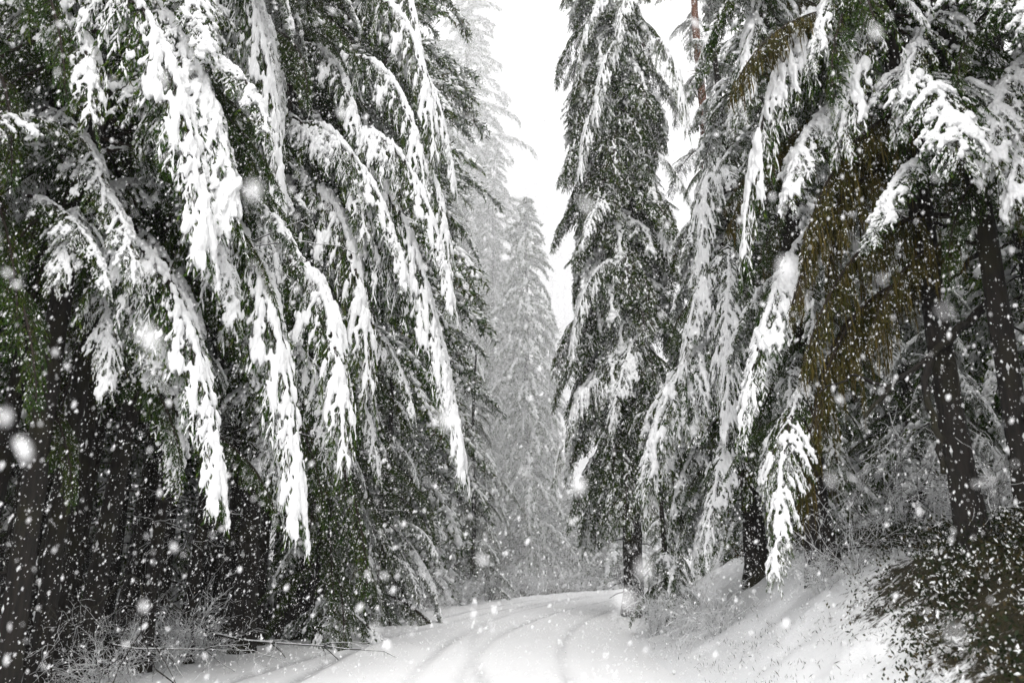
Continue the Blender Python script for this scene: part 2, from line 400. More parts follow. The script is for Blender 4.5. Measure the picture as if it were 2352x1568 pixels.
def lod_crown(seed, H, z0, Rm, nb, cone=0.8, droop=(5, -55), snow=0.5):
    """crown of a far tree: branches with coarse tufts, one mesh, and its snow as another"""
    rng = np.random.default_rng(seed); mb = MB(); sb = MB()
    for b in range(nb):
        f = (b + rng.uniform(0, 1)) / nb; z = z0 + (H - z0) * f
        L = (Rm * (1 - f) ** cone + 0.35) * rng.choice([0.5, 0.8, 1.0, 1.25]) * rng.uniform(0.85, 1.15); az = b * 2.399 + rng.uniform(-0.6, 0.6)
        k = 9; t = np.linspace(0, 1, k); e = np.radians(droop[0] + 25 * f + (droop[1] - droop[0]) * t + rng.uniform(-18, 18))
        d = np.stack([np.cos(e) * math.cos(az), np.cos(e) * math.sin(az), np.sin(e)], 1)
        P = np.cumsum(d * L / (k - 1), 0) + [0, 0, z]
        mb.tube(P[::2], np.linspace(0.03, 0.008, len(P[::2])), 0, 3)
        nt_ = int(60 * L / 2.5) + 16
        u = rng.uniform(0.05, 1, nt_) * (k - 1); ki = np.minimum(u.astype(int), k - 2); q = P[ki] + (P[ki + 1] - P[ki]) * (u - ki)[:, None]
        la = nrm(np.cross(d[ki], UP)) * rng.choice([-1, 1], nt_)[:, None]; ln = rng.uniform(0.3, 0.8, nt_) * (0.45 + 0.24 * L) * (1.1 - 0.5 * u / (k - 1))
        dd = nrm(d[ki] * 0.7 + la * rng.uniform(0.1, 1.1, (nt_, 1)) - UP * rng.uniform(0.1, 0.9, (nt_, 1)))
        for r_ in range(5):       # spiky tufts along each twig
            o_ = q + dd * (ln * (0.05 + 0.19 * r_))[:, None]; dv = nrm(dd + 0.55 * rng.standard_normal((nt_, 3)) - UP * 0.2)
            sdv = nrm(np.cross(dv, rng.standard_normal((nt_, 3)))) * 0.028; l2 = rng.uniform(0.12, 0.26, nt_)[:, None]
            Vv = np.stack([o_ - sdv, o_ + sdv, o_ + dv * l2], 1).reshape(-1, 3)
            mb.add(Vv, np.arange(3 * nt_).reshape(-1, 3), 1)
        sel = rng.random(nt_) < snow; o_ = q[sel] + dd[sel] * (ln[sel] * rng.uniform(0.1, 0.7, sel.sum()))[:, None] + UP * 0.03
        blobs(sb, o_, rng.uniform(0.03, 0.085, sel.sum()), dd[sel] * 1.5, rng, OCT, 0, True)
        un = int(L / 0.16); uu = rng.uniform(0.1, 1, un) * (k - 1); ki = np.minimum(uu.astype(int), k - 2); o_ = P[ki] + (P[ki + 1] - P[ki]) * (uu - ki)[:, None] + UP * 0.04
        blobs(sb, o_, rng.uniform(0.04, 0.09, un) * (0.5 + snow), d[ki] * 1.5, rng, OCT, 0, True)
    return mb.mesh('crown', [M_TWIG, M_NEEDLE]), sb.mesh('snow_load', [M_SNOW])
LOD = {}
LOD['tall'] = [lod_crown(5, 34, 6, 4.0, 210, 0.42, (-5, -62), 0.65), lod_crown(6, 34, 9, 3.6, 180, 0.45, (-5, -62), 0.6)]
LOD['cone'] = [lod_crown(7, 20, 1.2, 3.0, 190, 0.6, (-15, -75), 0.85), lod_crown(8, 20, 2.0, 2.8, 170, 0.65, (-20, -75), 0.9)]
LOD['small'] = [lod_crown(9, 7, 0.3, 1.8, 60, 0.8, (-15, -70), 0.8)]

# ------------------------------------------------------------------ trunks and trees
def trunk_mesh(H, r0, r1, seed, lean=(0, 0), mat=None, sides=14, rough=0.05, flare=True):
    rng = np.random.default_rng(seed); n = max(8, int(H / 0.35)); z = np.linspace(-0.5, H, n); t = np.clip(z / H, 0, 1)
    r = r0 + (r1 - r0) * t
    if flare: r = r + r0 * 0.55 * np.exp(-np.clip(z, 0, None) / 0.35)
    P = np.stack([lean[0] * t * H + 0.05 * np.sin(z * 0.7 + seed), lean[1] * t * H + 0.05 * np.cos(z * 0.6 + seed), z], 1)
    mb = MB(); mb.tube(P, r, 0, sides, rough, rng)
    for k in range(int(H * 1.2)):        # knots and stubs
        zz = rng.uniform(0.5, H * 0.8); tt = zz / H; az = rng.uniform(0, 6.28); c = np.array([lean[0] * zz, lean[1] * zz, zz])
        d = np.array([math.cos(az), math.sin(az), rng.uniform(-0.4, 0.2)]); rr = r0 + (r1 - r0) * tt; l = rng.uniform(0.1, 0.5)
        mb.tube([c + d * rr * 0.6, c + d * (rr + l * 0.5), c + d * (rr + l) - UP * l * 0.15], [0.022, 0.014, 0.005], 0, 4)
    k = int(H * 5); zz = rng.uniform(0.1, H * 0.8, k); az = np.radians(rng.normal(215, 35, k)); rr = r0 + (r1 - r0) * zz / H + (r0 * 0.5 * np.exp(-zz / 0.35))
    P = np.stack([lean[0] * zz + 0.05 * np.sin(zz * 0.7 + seed) + np.cos(az) * rr, lean[1] * zz + 0.05 * np.cos(zz * 0.6 + seed) + np.sin(az) * rr, zz], 1)
    blobs(mb, P, 0.008 + 0.022 * rng.random(k) ** 2, np.tile([0, 0, 1.6], (k, 1)), rng, OCT, 1, True, 0.3)
    return mb.mesh('trunk', [mat or M_BARK, M_SNOW])

def dead_branch_mesh(seed, L=1.8, snow=True):
    rng = np.random.default_rng(seed); mb = MB(); sb = MB()
    def grow(p, d, l, r, lv):
        n = 6; pts = [p]
        for i in range(n):
            d = nrm(d + 0.16 * rng.standard_normal(3) + UP * (-0.05)); pts.append(pts[-1] + d * l / n)
        pts = np.array(pts); rr = np.linspace(r, r * 0.3, n + 1); mb.tube(pts, rr, 0, 4)
        a = rng.integers(0, 3)
        if snow: sb.tube(pts[a:] + UP * (rr[a:, None] * 0.9 + 0.002), rr[a:] * 0.9 + 0.0015, 0, 4)
        if lv < 2:
            for i in range(7 if lv == 0 else 4):
                k = rng.integers(1, n + 1); s_ = rng.choice([-1, 1]); la = nrm(np.cross(d, UP)) * s_
                grow(pts[k], nrm(d * 0.6 + la * rng.uniform(0.4, 1) + UP * rng.uniform(-0.5, 0.2)), l * rng.uniform(0.25, 0.5), r * 0.45, lv + 1)
    grow(np.zeros(3), np.array([1., 0, 0.05]), L, 0.014, 0)
    return mb.mesh('dead_branch', [M_BARK]), (sb.mesh('snow_line', [M_SNOW]) if snow else None)
DEAD = [dead_branch_mesh(200 + i, 1.6 + 0.3 * i, i == 2) for i in range(4)]

def put(parent, origin, name, me, snow, mat4, sname='snow_load'):
    o = link(name, me, parent); o.matrix_local = Matrix.Translation(-Vector(origin)) @ mat4
    if snow is not None: s = link(sname, snow, o)
    return o

def branch_between(tree, root, tip, kind, idx, flat=1.0):
    """hang a branch of a kind from root to tip (world points)"""
    b = BR[kind][idx % min(2, len(BR[kind]))]; root = np.array(root, float); w = np.array(tip, float) - root
    Hh = max(math.hypot(w[0], w[1]), 0.4); Dp = w[2]; tp = b['tip']; H0 = math.hypot(tp[0], tp[1])
    yaw = math.atan2(w[1], w[0]) - math.atan2(tp[1], tp[0]); sx = Hh / H0; sz = Dp / tp[2] if Dp < -0.2 else 0.15
    sy = flat * math.sqrt(abs(sx * sz)) * (0.7 if kind == 'heavy' else 0.85); sx = max(sx, 0.25); sy *= -1 if idx % 2 else 1
    M = Matrix.Translation(Vector(root)) @ Matrix.Rotation(yaw, 4, 'Z') @ Matrix.Diagonal((sx, sy, max(sz, 0.2), 1))
    return put(tree, tree.location, 'branch', b['me'], b['snow'], M)

def branch_on(tree, p, az, scale, kind, idx, pitch=0.0, roll=0.0):
    b = BR[kind][idx % len(BR[kind])]
    M = Matrix.Translation(Vector(p)) @ Matrix.Rotation(az, 4, 'Z') @ Matrix.Rotation(-pitch, 4, 'Y') @ Matrix.Rotation(roll, 4, 'X') @ Matrix.Diagonal((scale, scale * (-1 if idx % 2 else 1), scale, 1))
    return put(tree, tree.location, 'branch', b['me'], b['snow'], M)

def conifer(name, label, x, y, H, z0, zt, Rm, nb, kinds, seed, cone=0.6, r0=0.3, lean=(0, 0), dead=0, mat=None, inner=0.3, group=None,
            face=None, lift=0, tier=0.85, cat='tree', skirt=0.0):
    """a standing conifer: trunk, then branches from z0 up to zt of its height H; face limits branch directions"""
    rng = np.random.default_rng(seed); zb = float(height(x, y)); t = empty(name, (x, y, zb)); tag(t, label, cat, group)
    link('trunk', trunk_mesh(H, r0, 0.05, seed, lean, mat), t)
    for b in range(nb):
        f = (b + rng.uniform(0, 0.9)) / nb; z = z0 + (zt - z0) * f; z = round(z / tier) * tier + rng.normal(0, 0.12 * tier); fh = min(max((z - z0) / (H - z0), 0), 0.99)
        L = (Rm * (1 - fh) ** cone) * rng.uniform(0.72, 1.15)
        if skirt: L *= 1 - skirt * max(0, 0.25 - fh) / 0.25
        az = b * 2.399963 + rng.uniform(-0.35, 0.35)
        if face is not None: az = R(rng.uniform(*face))
        kind = rng.choice(kinds); v = int(rng.integers(0, 6)); b0 = BR[kind][v % len(BR[kind])]
        reach = math.hypot(*b0['tip'][:2]); sc = min(max(L, 0.5) / reach, 1.3 if y > 15 else 0.85)
        p = (x + lean[0] * z, y + lean[1] * z, zb + z)
        branch_on(t, p, az, sc * rng.uniform(0.9, 1.1), kind, v, R(rng.uniform(-16, 6)) + R(lift), R(rng.uniform(-10, 10)))
    for b in range(int(nb * inner)):
        z = z0 + (zt - z0) * rng.random(); fh = (z - z0) / (H - z0); L = Rm * (1 - fh) ** cone * 0.55; v = int(rng.integers(0, 6))
        az = R(rng.uniform(*face)) if face is not None else rng.uniform(0, 6.28)
        branch_on(t, (x + lean[0] * z, y + lean[1] * z, zb + z), az, L / 2.6, 'bare', v, R(rng.uniform(0, 25)))
    for b in range(dead):
        z = rng.uniform(0.6, z0 + 0.8); az = rng.uniform(0, 6.28); me, sn = DEAD[int(rng.integers(0, 4))]; s_ = rng.uniform(0.6, 1.3)
        M = Matrix.Translation(Vector((x + lean[0] * z, y + lean[1] * z, zb + z))) @ Matrix.Rotation(az, 4, 'Z') @ Matrix.Rotation(R(rng.uniform(-15, 25)), 4, 'Y') @ Matrix.Diagonal((s_, s_, s_, 1))
        put(t, t.location, 'dead_branch', me, sn, M, 'snow_line')
    return t

TRUNKS = {}
def far_tree(name, label, x, y, kind, idx, sc=(1, 1), r0=0.3, rot=0.0, group=None, cat='tree'):
    z = float(height(x, y)) - 0.1; t = empty(name, (x, y, z)); t.rotation_euler = (0, 0, rot); t.scale = (sc[0], sc[0], sc[1]); tag(t, label, cat, group)
    cr, sn = LOD[kind][idx % len(LOD[kind])]; Hh = {'tall': 33, 'cone': 19.4, 'small': 6.8}[kind]
    key = (kind, idx % 2, r0)
    if key not in TRUNKS: TRUNKS[key] = trunk_mesh(Hh, r0, 0.04, 700 + len(TRUNKS), sides=9)
    link('trunk', TRUNKS[key], t); c = link('crown', cr, t); link('snow_load', sn, c)
    return t

# ------------------------------------------------------------------ the trees
def gx(px, Y): return float(at(px, 1290, Y)[0])
def heroes(tree, lst):
    for i, (r, t_, k) in enumerate(lst): branch_between(tree, at(*r), at(*t_), k, i)

# left foreground hemlocks
LX = gx(40, 9.6)
tA = conifer('hemlock', 'dark leaning trunk at far left carrying the topmost snow heavy boughs', LX, 9.6, 24, 6.2, 20, 3.6, 34, ['arch', 'steep', 'bare'], 1, r0=0.14, lean=(0.02, 0), dead=2, inner=0.5, cone=0.4)
heroes(tA, [((60, 20, 9.4), (470, 560, 8.2), 'arch'), ((250, -60, 9.6), (500, 470, 8.6), 'heavy'), ((310, -40, 9.8), (350, 330, 8.8), 'heavy'),
            ((20, 90, 9), (260, 300, 8.0), 'arch'), ((140, 360, 9.2), (310, 660, 8.4), 'steep'), ((60, 450, 9.0), (200, 650, 8.0), 'steep'), ((180, 480, 9.2), (120, 660, 8.2), 'heavy'),
            ((380, 60, 10), (480, 460, 9.2), 'heavy'), ((100, 250, 9.4), (240, 480, 8.6), 'steep'), ((-60, 150, 8.6), (60, 420, 7.8), 'bare'), ((-80, 400, 8.8), (40, 760, 8.0), 'bare'),
            ((-60, 600, 8.8), (120, 930, 8.0), 'bare'), ((0, -100, 8.4), (150, 220, 7.6), 'bare')])
tB = conifer('hemlock', 'dark trunk second from the left edge with low boughs hanging to the right', gx(120, 10.6), 10.6, 22, 5.6, 19, 3.4, 30, ['arch', 'steep', 'bare'], 2, r0=0.12, lean=(0.02, 0), dead=3, inner=0.5, cone=0.4)
heroes(tB, [((170, 600, 9.8), (500, 1130, 8.8), 'arch'), ((230, 640, 9.6), (225, 890, 8.8), 'heavy'), ((240, 660, 9.8), (370, 880, 9.0), 'heavy'), ((420, 470, 10.2), (520, 720, 9.4), 'heavy'),
            ((300, 520, 10.4), (470, 900, 9.6), 'steep'), ((200, 560, 10), (330, 800, 9.3), 'bare'), ((240, 800, 10), (420, 1080, 9.3), 'bare'), ((150, 560, 10.2), (430, 800, 9.8), 'bare'),
            ((300, 380, 10.4), (480, 640, 9.9), 'steep'), ((60, 900, 10.2), (190, 1150, 9.6), 'bare')])
conifer('hemlock', 'thin straight dark stem between the leftmost trunks and the leaning mossy one', gx(190, 13.5), 13.5, 16, 7, 14, 2.0, 16, ['bare', 'steep'], 3, r0=0.09, dead=12)
tD = conifer('hemlock', 'mossy brown leaning trunk rising from the verge at lower left', gx(228, 11.6), 11.6, 22, 5.6, 19, 3.0, 26, ['arch', 'bare', 'steep'], 4, r0=0.14, lean=(0.035, 0), dead=4, inner=0.5, cone=0.4)
heroes(tD, [((380, 520, 11.2), (680, 1170, 10.0), 'arch'), ((470, 660, 11.2), (650, 1000, 10.4), 'heavy'), ((430, 760, 11), (480, 1000, 10.3), 'heavy'), ((600, 640, 12.4), (830, 1070, 11.2), 'arch'),
            ((640, 760, 12.2), (760, 1060, 11.4), 'heavy'), ((520, 540, 12), (600, 860, 11.2), 'steep'), ((430, 980, 11.4), (640, 1200, 10.8), 'bare'), ((380, 900, 11.4), (520, 1180, 11), 'bare'),
            ((560, 760, 12), (640, 1180, 11.2), 'steep'), ((600, 900, 12.4), (760, 1200, 12), 'bare'), ((420, 250, 11.5), (640, 660, 11), 'steep')])
tE = conifer('hemlock', 'dark slanting trunk in the middle of the left forest edge under white hanging boughs', gx(450, 14), 14, 22, 7, 20, 3.2, 34, ['steep', 'arch', 'bare'], 5, r0=0.12, lean=(0.0, 0), dead=10, cone=0.4)
heroes(tE, [((400, -80, 12), (640, 480, 11.4), 'arch'), ((480, -60, 12), (560, 220, 11.4), 'heavy'), ((520, -80, 12.4), (625, 200, 11.8), 'steep'), ((560, 180, 12.2), (620, 580, 11.6), 'steep'),
            ((470, 320, 12), (600, 600, 11.4), 'heavy'), ((500, 100, 12), (630, 440, 11.6), 'steep'), ((480, 520, 12.2), (590, 820, 11.6), 'steep'), ((560, 620, 12.4), (640, 960, 12), 'heavy'),
            ((430, 140, 11.5), (500, 420, 11), 'heavy'), ((560, -60, 13), (630, 300, 12.4), 'heavy'), ((450, 0, 12), (545, 300, 11.5), 'steep')])
conifer('hemlock', 'slender black stem just left of the thick dark trunk', gx(516, 16), 16, 17, 6.5, 15, 1.8, 14, ['bare', 'steep'], 6, r0=0.08, dead=8)
conifer('hemlock', 'thick black trunk at the forest edge with green hanging foliage above', gx(565, 15.5), 15.5, 24, 4.6, 20, 3.0, 44, ['bare', 'steep', 'arch'], 7, r0=0.2, dead=6, inner=0.6, cone=0.4)
rgn = np.random.default_rng(12)
for k, (px, Y, rr) in enumerate([(-40, 11, .13), (90, 14, .1), (150, 12.2, .11), (310, 16, .09), (350, 13, .1), (395, 17.5, .12), (610, 17, .11), (655, 19, .13), (260, 18, .12), (20, 17, .14), (490, 19, .1)]):
    conifer('slim_hemlock', 'slim near black hemlock stem inside the left forest edge', gx(px, Y), Y, 20, 6.5, 17, 2.2, 12, ['bare', 'bare', 'steep'], 400 + k, r0=rr, dead=4, inner=0.3, lean=(rgn.normal(0, .02), 0), group='slim stems inside the left forest edge')
# the big arching hemlock of the left middle
tL2 = conifer('hemlock', 'broad hemlock with long white arching boughs in the left middle', gx(690, 18.5), 18.5, 30, 2.6, 24, 3.3, 120, ['arch', 'arch', 'steep', 'bare', 'bare', 'bare'], 8, r0=0.34, inner=0.5, cone=0.5, skirt=0.6)
heroes(tL2, [((610, 345, 15), (930, 640, 13.8), 'arch'), ((640, 325, 15.4), (870, 560, 14.0), 'arch'), ((760, 350, 15.4), (1035, 690, 14.2), 'arch'), ((620, 460, 15), (880, 900, 13.8), 'arch'), ((740, 440, 15.6), (1025, 930, 14.4), 'arch'),
             ((740, 170, 16.4), (1000, 470, 15.4), 'arch'), ((690, 540, 15.4), (1060, 1060, 14.4), 'arch'), ((800, 40, 17.4), (1020, 380, 16.4), 'arch'), ((640, 580, 15), (710, 720, 14.4), 'heavy'),
             ((800, 700, 15.4), (930, 950, 14.4), 'steep'), ((560, 520, 15), (680, 860, 14.6), 'bare'), ((700, 20, 17.4), (830, 300, 16.6), 'steep'), ((640, -60, 16.4), (700, 60, 16), 'heavy'),
             ((820, -60, 18.4), (990, 240, 17.6), 'arch'), ((760, 820, 15.4), (870, 1100, 14.8), 'steep'), ((640, 140, 16), (850, 380, 15), 'arch'), ((850, 620, 16), (1050, 1000, 15.2), 'arch'),
             ((620, 640, 15), (840, 1000, 14), 'bare'), ((880, 150, 18), (1040, 420, 17.2), 'arch'), ((900, 380, 17), (1050, 640, 16.2), 'arch')])
conifer('young_hemlock', 'low drooping young hemlock standing right of the thick trunk by the verge', gx(740, 17), 17, 7.5, 0.8, 7, 1.9, 34, ['bare', 'steep'], 9, r0=0.1, inner=0.2)
conifer('young_hemlock', 'frosted weeping young hemlock above the roadside twigs', gx(880, 22), 22, 8, 0.7, 7.6, 2.3, 40, ['steep', 'arch', 'bare'], 10, r0=0.1, inner=0.3)
conifer('hemlock', 'slim hazy hemlock with small white tips right of the broad arching one', gx(890, 50), 50, 44, 1.2, 41, 4.6, 170, ['arch', 'steep', 'steep'], 11, r0=0.25, inner=0.3, cone=0.6)
conifer('young_hemlock', 'pale young hemlock at the road edge left of the far bare trunks', gx(1085, 36), 36, 11, 0.6, 10.4, 2.5, 50, ['steep', 'fir'], 12, r0=0.12)

# right side
tR1 = conifer('columnar_spruce', 'tall dense columnar conifer right of the sky gap', gx(1450, 25), 25, 33, 4.2, 28, 2.7, 250, ['col'], 13, r0=0.3, inner=0.15, cone=0.33, lift=-4, tier=0.6)
heroes(tR1, [((1480, 110, 24.4), (1365, 270, 23), 'arch'), ((1490, 120, 24.2), (1590, 300, 23), 'arch'), ((1420, 250, 24.2), (1330, 400, 23), 'arch'), ((1430, 430, 24), (1320, 580, 22.8), 'steep'), ((1450, 620, 24), (1312, 800, 22.8), 'arch'),
             ((1440, 880, 24), (1285, 1090, 22.8), 'arch'), ((1500, 560, 24.2), (1595, 720, 23.2), 'arch'), ((1470, 0, 24.4), (1340, 130, 23.2), 'arch'), ((1480, 760, 24), (1400, 1000, 22.6), 'steep'), ((1500, 350, 24), (1600, 520, 23), 'steep'), ((1460, -60, 24), (1420, 100, 22.8), 'steep')])
conifer('pine', 'tall pine with bare reddish trunk against the white sky', gx(1688, 30), 30, 36, 16, 30, 2.4, 20, ['fir'], 14, r0=0.32, mat=M_BARK_RED, cone=0.3, inner=0, dead=10)
tR3 = conifer('hemlock', 'snow curtained hemlock on the bank beside the columnar conifer', gx(1735, 15.5), 15.5, 11.5, 2.3, 11, 2.1, 90, ['steep', 'heavy', 'col', 'bare'], 15, r0=0.2, inner=0.3, cone=0.6)
heroes(tR3, [((1660, 760, 15), (1470, 1120, 14.2), 'heavy'), ((1680, 900, 14.8), (1500, 1180, 14), 'arch'), ((1660, 560, 15), (1560, 900, 14.4), 'steep'), ((1660, 300, 15.4), (1600, 620, 14.8), 'heavy'),
             ((1700, 960, 14.6), (1620, 1280, 13.6), 'steep'), ((1680, 620, 14.6), (1660, 980, 13.8), 'heavy')])
conifer('hemlock', 'snowy hemlock whose boughs fall in white curtains right of centre', gx(1890, 12.5), 12.5, 22, 2.0, 18, 1.5, 80, ['steep', 'heavy', 'bare', 'moss'], 16, r0=0.2, inner=0.4, cone=0.35)
tR4 = conifer('mossy_hemlock', 'big dark mossy hemlock at right with heavy snow clumps on its upper boughs', gx(2255, 9.2), 9.2, 24, 5.2, 19, 2.7, 44, ['moss', 'moss', 'heavy', 'arch', 'bare'], 17, r0=0.15, lean=(-0.03, 0), inner=0.7, cone=0.4, dead=0)
heroes(tR4, [((2080, -90, 9.3), (1930, 330, 8.5), 'heavy'), ((2010, 60, 9.4), (1740, 560, 8.7), 'arch'), ((2200, 10, 9), (2060, 300, 8.3), 'heavy'), ((2400, 120, 8.8), (2240, 400, 8.0), 'heavy'),
             ((2270, 300, 9), (1990, 550, 8.3), 'heavy'), ((1960, 220, 9.5), (1790, 470, 8.9), 'heavy'), ((1920, 480, 10), (1700, 1000, 9.3), 'steep'), ((1870, 860, 9.8), (1740, 1320, 9.0), 'steep'),
             ((1800, -60, 10.5), (1700, 260, 9.8), 'heavy'), ((2400, 200, 8.6), (2300, 480, 7.9), 'heavy'), ((2000, -100, 9), (1860, 150, 8.5), 'heavy'),
             ((2200, 250, 9.2), (1850, 560, 8.8), 'moss'), ((2150, 380, 9.4), (1820, 700, 9), 'moss'), ((2200, 500, 9.4), (1850, 840, 9), 'moss'), ((2100, 300, 9.8), (1900, 640, 9.4), 'moss'),
             ((2250, 560, 9.2), (2000, 780, 8.8), 'moss'), ((2150, 650, 9.6), (1860, 1000, 9.2), 'moss'), ((2050, 700, 9.8), (1840, 1150, 9.4), 'moss'), ((2250, 100, 9.2), (2050, 420, 8.8), 'bare'),
             ((2300, 380, 9), (2200, 640, 8.4), 'bare'), ((2330, 420, 8.4), (2420, 700, 8), 'moss'), ((2250, -50, 9), (2400, 200, 8.6), 'bare'), ((2350, 0, 8.4), (2200, 200, 8), 'bare')])
# bare forked limbs seen against the light
mb = MB(); rgn = np.random.default_rng(77)
def limb(pts, r0_, r1_):
    P = np.array([at(*p) for p in pts]); n = 14; u = np.linspace(0, len(P) - 1, n); k = np.minimum(u.astype(int), len(P) - 2)
    Q = P[k] + (P[k + 1] - P[k]) * (u - k)[:, None] + rgn.normal(0, 0.012, (n, 3)); mb.tube(Q, np.linspace(r0_, r1_, n), 0, 7, 0.1, rgn)
for pts, a_, b_ in [([(2270, 700, 9.2), (2200, 760, 9.0), (2120, 830, 8.9), (2040, 890, 8.8), (1990, 960, 8.8)], 0.06, 0.02), ([(2135, 820, 8.9), (2125, 900, 8.9), (2155, 1000, 8.8), (2165, 1090, 8.8)], 0.05, 0.03),
                    ([(2260, 500, 9.3), (2160, 520, 9.1), (2060, 500, 9.0)], 0.04, 0.012), ([(2270, 560, 9.2), (2180, 650, 9), (2100, 700, 9)], 0.035, 0.01), ([(2040, 890, 8.8), (1960, 860, 8.8), (1880, 900, 8.8)], 0.025, 0.006)]:
    mb.V.clear(); mb.T.clear(); mb.M.clear(); mb.SM.clear(); mb.n = 0; limb(pts, a_, b_)
    o = link('bare_limb', mb.mesh('bare_limb', [M_BARK]), tR4); o.location = -tR4.location
conifer('mossy_hemlock', 'black trunk at the right edge behind the mossy boughs', gx(2400, 8.8), 8.8, 22, 6.0, 18, 3.2, 30, ['moss', 'heavy', 'bare'], 18, r0=0.13, lean=(-0.02, 0), inner=0.8, cone=0.4, dead=2)
conifer('hemlock', 'snowy hemlock seen in the bright gap behind the dark forked limb', gx(2130, 21), 21, 17, 0.8, 15, 2.6, 60, ['arch', 'steep', 'fir'], 19, r0=0.16)
conifer('young_hemlock', 'white young hemlock low in the gap between mossy tree and right edge', gx(2230, 15), 15, 6, 0.5, 5.6, 1.6, 30, ['steep', 'heavy'], 20, r0=0.07)
conifer('young_hemlock', 'small weeping hemlock leaning over the inside of the bend', gx(1528, 19), 19, 2.7, 0.5, 2.5, 0.95, 30, ['col', 'bare'], 21, r0=0.09)

# centre, fading into the snowfall
far_tree('douglas_fir', 'tallest pale fir left of the sky gap, top cut by the frame', gx(1055, 74), 74, 'tall', 0, (1.7, 1.9), 0.42)
far_tree('douglas_fir', 'pale fir with bare lower trunk just left of the central conical tree', gx(1128, 70), 70, 'tall', 1, (0.9, 1.25), 0.42, 1.0)
far_tree('conical_fir', 'pale conical tree in the centre with its tip in the sky gap', gx(1212, 58), 58, 'cone', 0, (1.15, 1.5), 0.3)
far_tree('conical_fir', 'faint slender conical tree in the slit between the central tree and the columnar one', gx(1268, 74), 74, 'cone', 1, (0.9, 1.25), 0.3, 1.2)
far_tree('conical_fir', 'hazy conical tree half hidden behind the central one', gx(1165, 82), 82, 'cone', 1, (1.2, 1.7), 0.3, 2.0)
far_tree('conical_fir', 'hazy tree between the slim left hemlock and the tall pale fir', gx(985, 56), 56, 'cone', 1, (1.5, 2.1), 0.3, 0.5)
far_tree('douglas_fir', 'second pale tall fir behind the left arching hemlock', gx(930, 64), 64, 'tall', 1, (1.2, 1.35), 0.42, 2.2)
far_tree('small_fir', 'small white weeping fir right of the slim far trunk', gx(1262, 60), 60, 'small', 0, (1.3, 1.0), 0.3, 0.4)
far_tree('small_fir', 'white weeping fir beside the far bend of the road', gx(1330, 62), 62, 'small', 0, (1.6, 1.1), 0.3, 2.4)
far_tree('small_fir', 'white fir at the right end of the visible road', gx(1410, 52), 52, 'small', 0, (1.5, 1.1), 0.3, 4.1)
far_tree('small_fir', 'young white fir at the foot of the tall pale fir', gx(1180, 60), 60, 'small', 0, (1.0, 0.75), 0.3, 5.0)
rgn = np.random.default_rng(5)
for (px, Y) in [(1240, 72), (1330, 76), (1400, 70), (1480, 68), (1300, 90), (1210, 94), (1090, 95), (1020, 84), (1440, 85), (1370, 100)]:
    far_tree('small_fir' , 'faint white fir in the wood closing off the road beyond the bend', gx(px, Y), Y, 'cone', int(rgn.integers(2)), (rgn.uniform(.8, 1.1), rgn.uniform(.35, .6)), 0.3, rgn.uniform(0, 6), 'firs of the wood beyond the bend')
for px, Y in [(-150, 20), (-60, 26), (60, 19), (150, 24), (250, 30), (330, 20.5), (390, 27), (470, 22), (560, 25), (650, 30), (740, 26), (820, 33), (900, 36), (-300, 16), (-400, 24), (200, 38), (480, 40), (0, 34), (700, 42), (-700, 18), (-900, 26)]:
    k = 'cone' if rgn.random() < (0.25 if Y < 27 else 0.8) else 'tall'
    far_tree('forest_fir', 'dark fir standing deep in the forest left of the road', gx(px, Y), Y, k, int(rgn.integers(2)), (rgn.uniform(1.1, 1.5), rgn.uniform(0.9, 1.4)), 0.3, rgn.uniform(0, 6), 'firs deep in the left forest')
for px, Y in [(1760, 30), (1850, 24), (1900, 34), (2020, 28), (2230, 30), (2330, 22), (2420, 28), (2500, 17), (2700, 22), (2900, 16), (2150, 42), (1700, 52), (2600, 30)]:
    k = 'cone' if rgn.random() < 0.8 else 'tall'
    far_tree('forest_fir', 'snowy fir standing in the forest behind the right bank', gx(px, Y), Y, k, int(rgn.integers(2)), (rgn.uniform(0.9, 1.2), rgn.uniform(0.8, 1.3)), 0.3, rgn.uniform(0, 6), 'firs behind the right bank')
# big firs added just outside the frame to block light and shade its edges
for x, y in [(-8.5, 5.5), (-11, 1.0), (9.0, 4.8), (11, 0.8), (-12, 8), (12.5, 8.5)]:
    far_tree('forest_fir', 'dense fir added outside the frame to shade the edge of view', x, y, 'cone', int(rgn.integers(2)), (rgn.uniform(1.1, 1.3), 1.2), 0.3, rgn.uniform(0, 6), 'shading firs added beside the camera')

# ------------------------------------------------------------------ shrubs, undergrowth, verge
def shrub_mesh(seed, Hh=1.4, stems=16, frost=1.0, spread=0.8):
    rng = np.random.default_rng(seed); mb = MB(); sb = MB()
    def grow(p, d, l, r, lv):
        n = 5; pts = [p]
        for i in range(n):
            d = nrm(d + 0.22 * rng.standard_normal(3) - UP * 0.13 * i / n); pts.append(pts[-1] + d * l / n)
        pts = np.array(pts); rr = np.linspace(r, r * 0.4, n + 1); mb.tube(pts, rr, 0, 3)
        if rng.random() < frost: sb.tube(pts + UP * (rr[:, None] * 1.1), rr * 1.1 + 0.0022, 0, 3)
        if lv < 2:
            for i in range(8 if lv == 0 else 5):
                k = rng.integers(1, n + 1); grow(pts[k], nrm(d + 0.75 * rng.standard_normal(3)), l * rng.uniform(0.3, 0.6), r * 0.55, lv + 1)
    for i in range(stems):
        az = rng.uniform(0, 6.28); q = rng.uniform(0.2, spread); grow(np.array([math.cos(az), math.sin(az), 0]) * 0.15 * q, nrm(np.array([math.cos(az) * q, math.sin(az) * q, 1.])), Hh * rng.uniform(0.5, 1), 0.0055, 0)
    return mb.mesh('stems', [M_TWIG]), sb.mesh('snow_load', [M_SNOW])
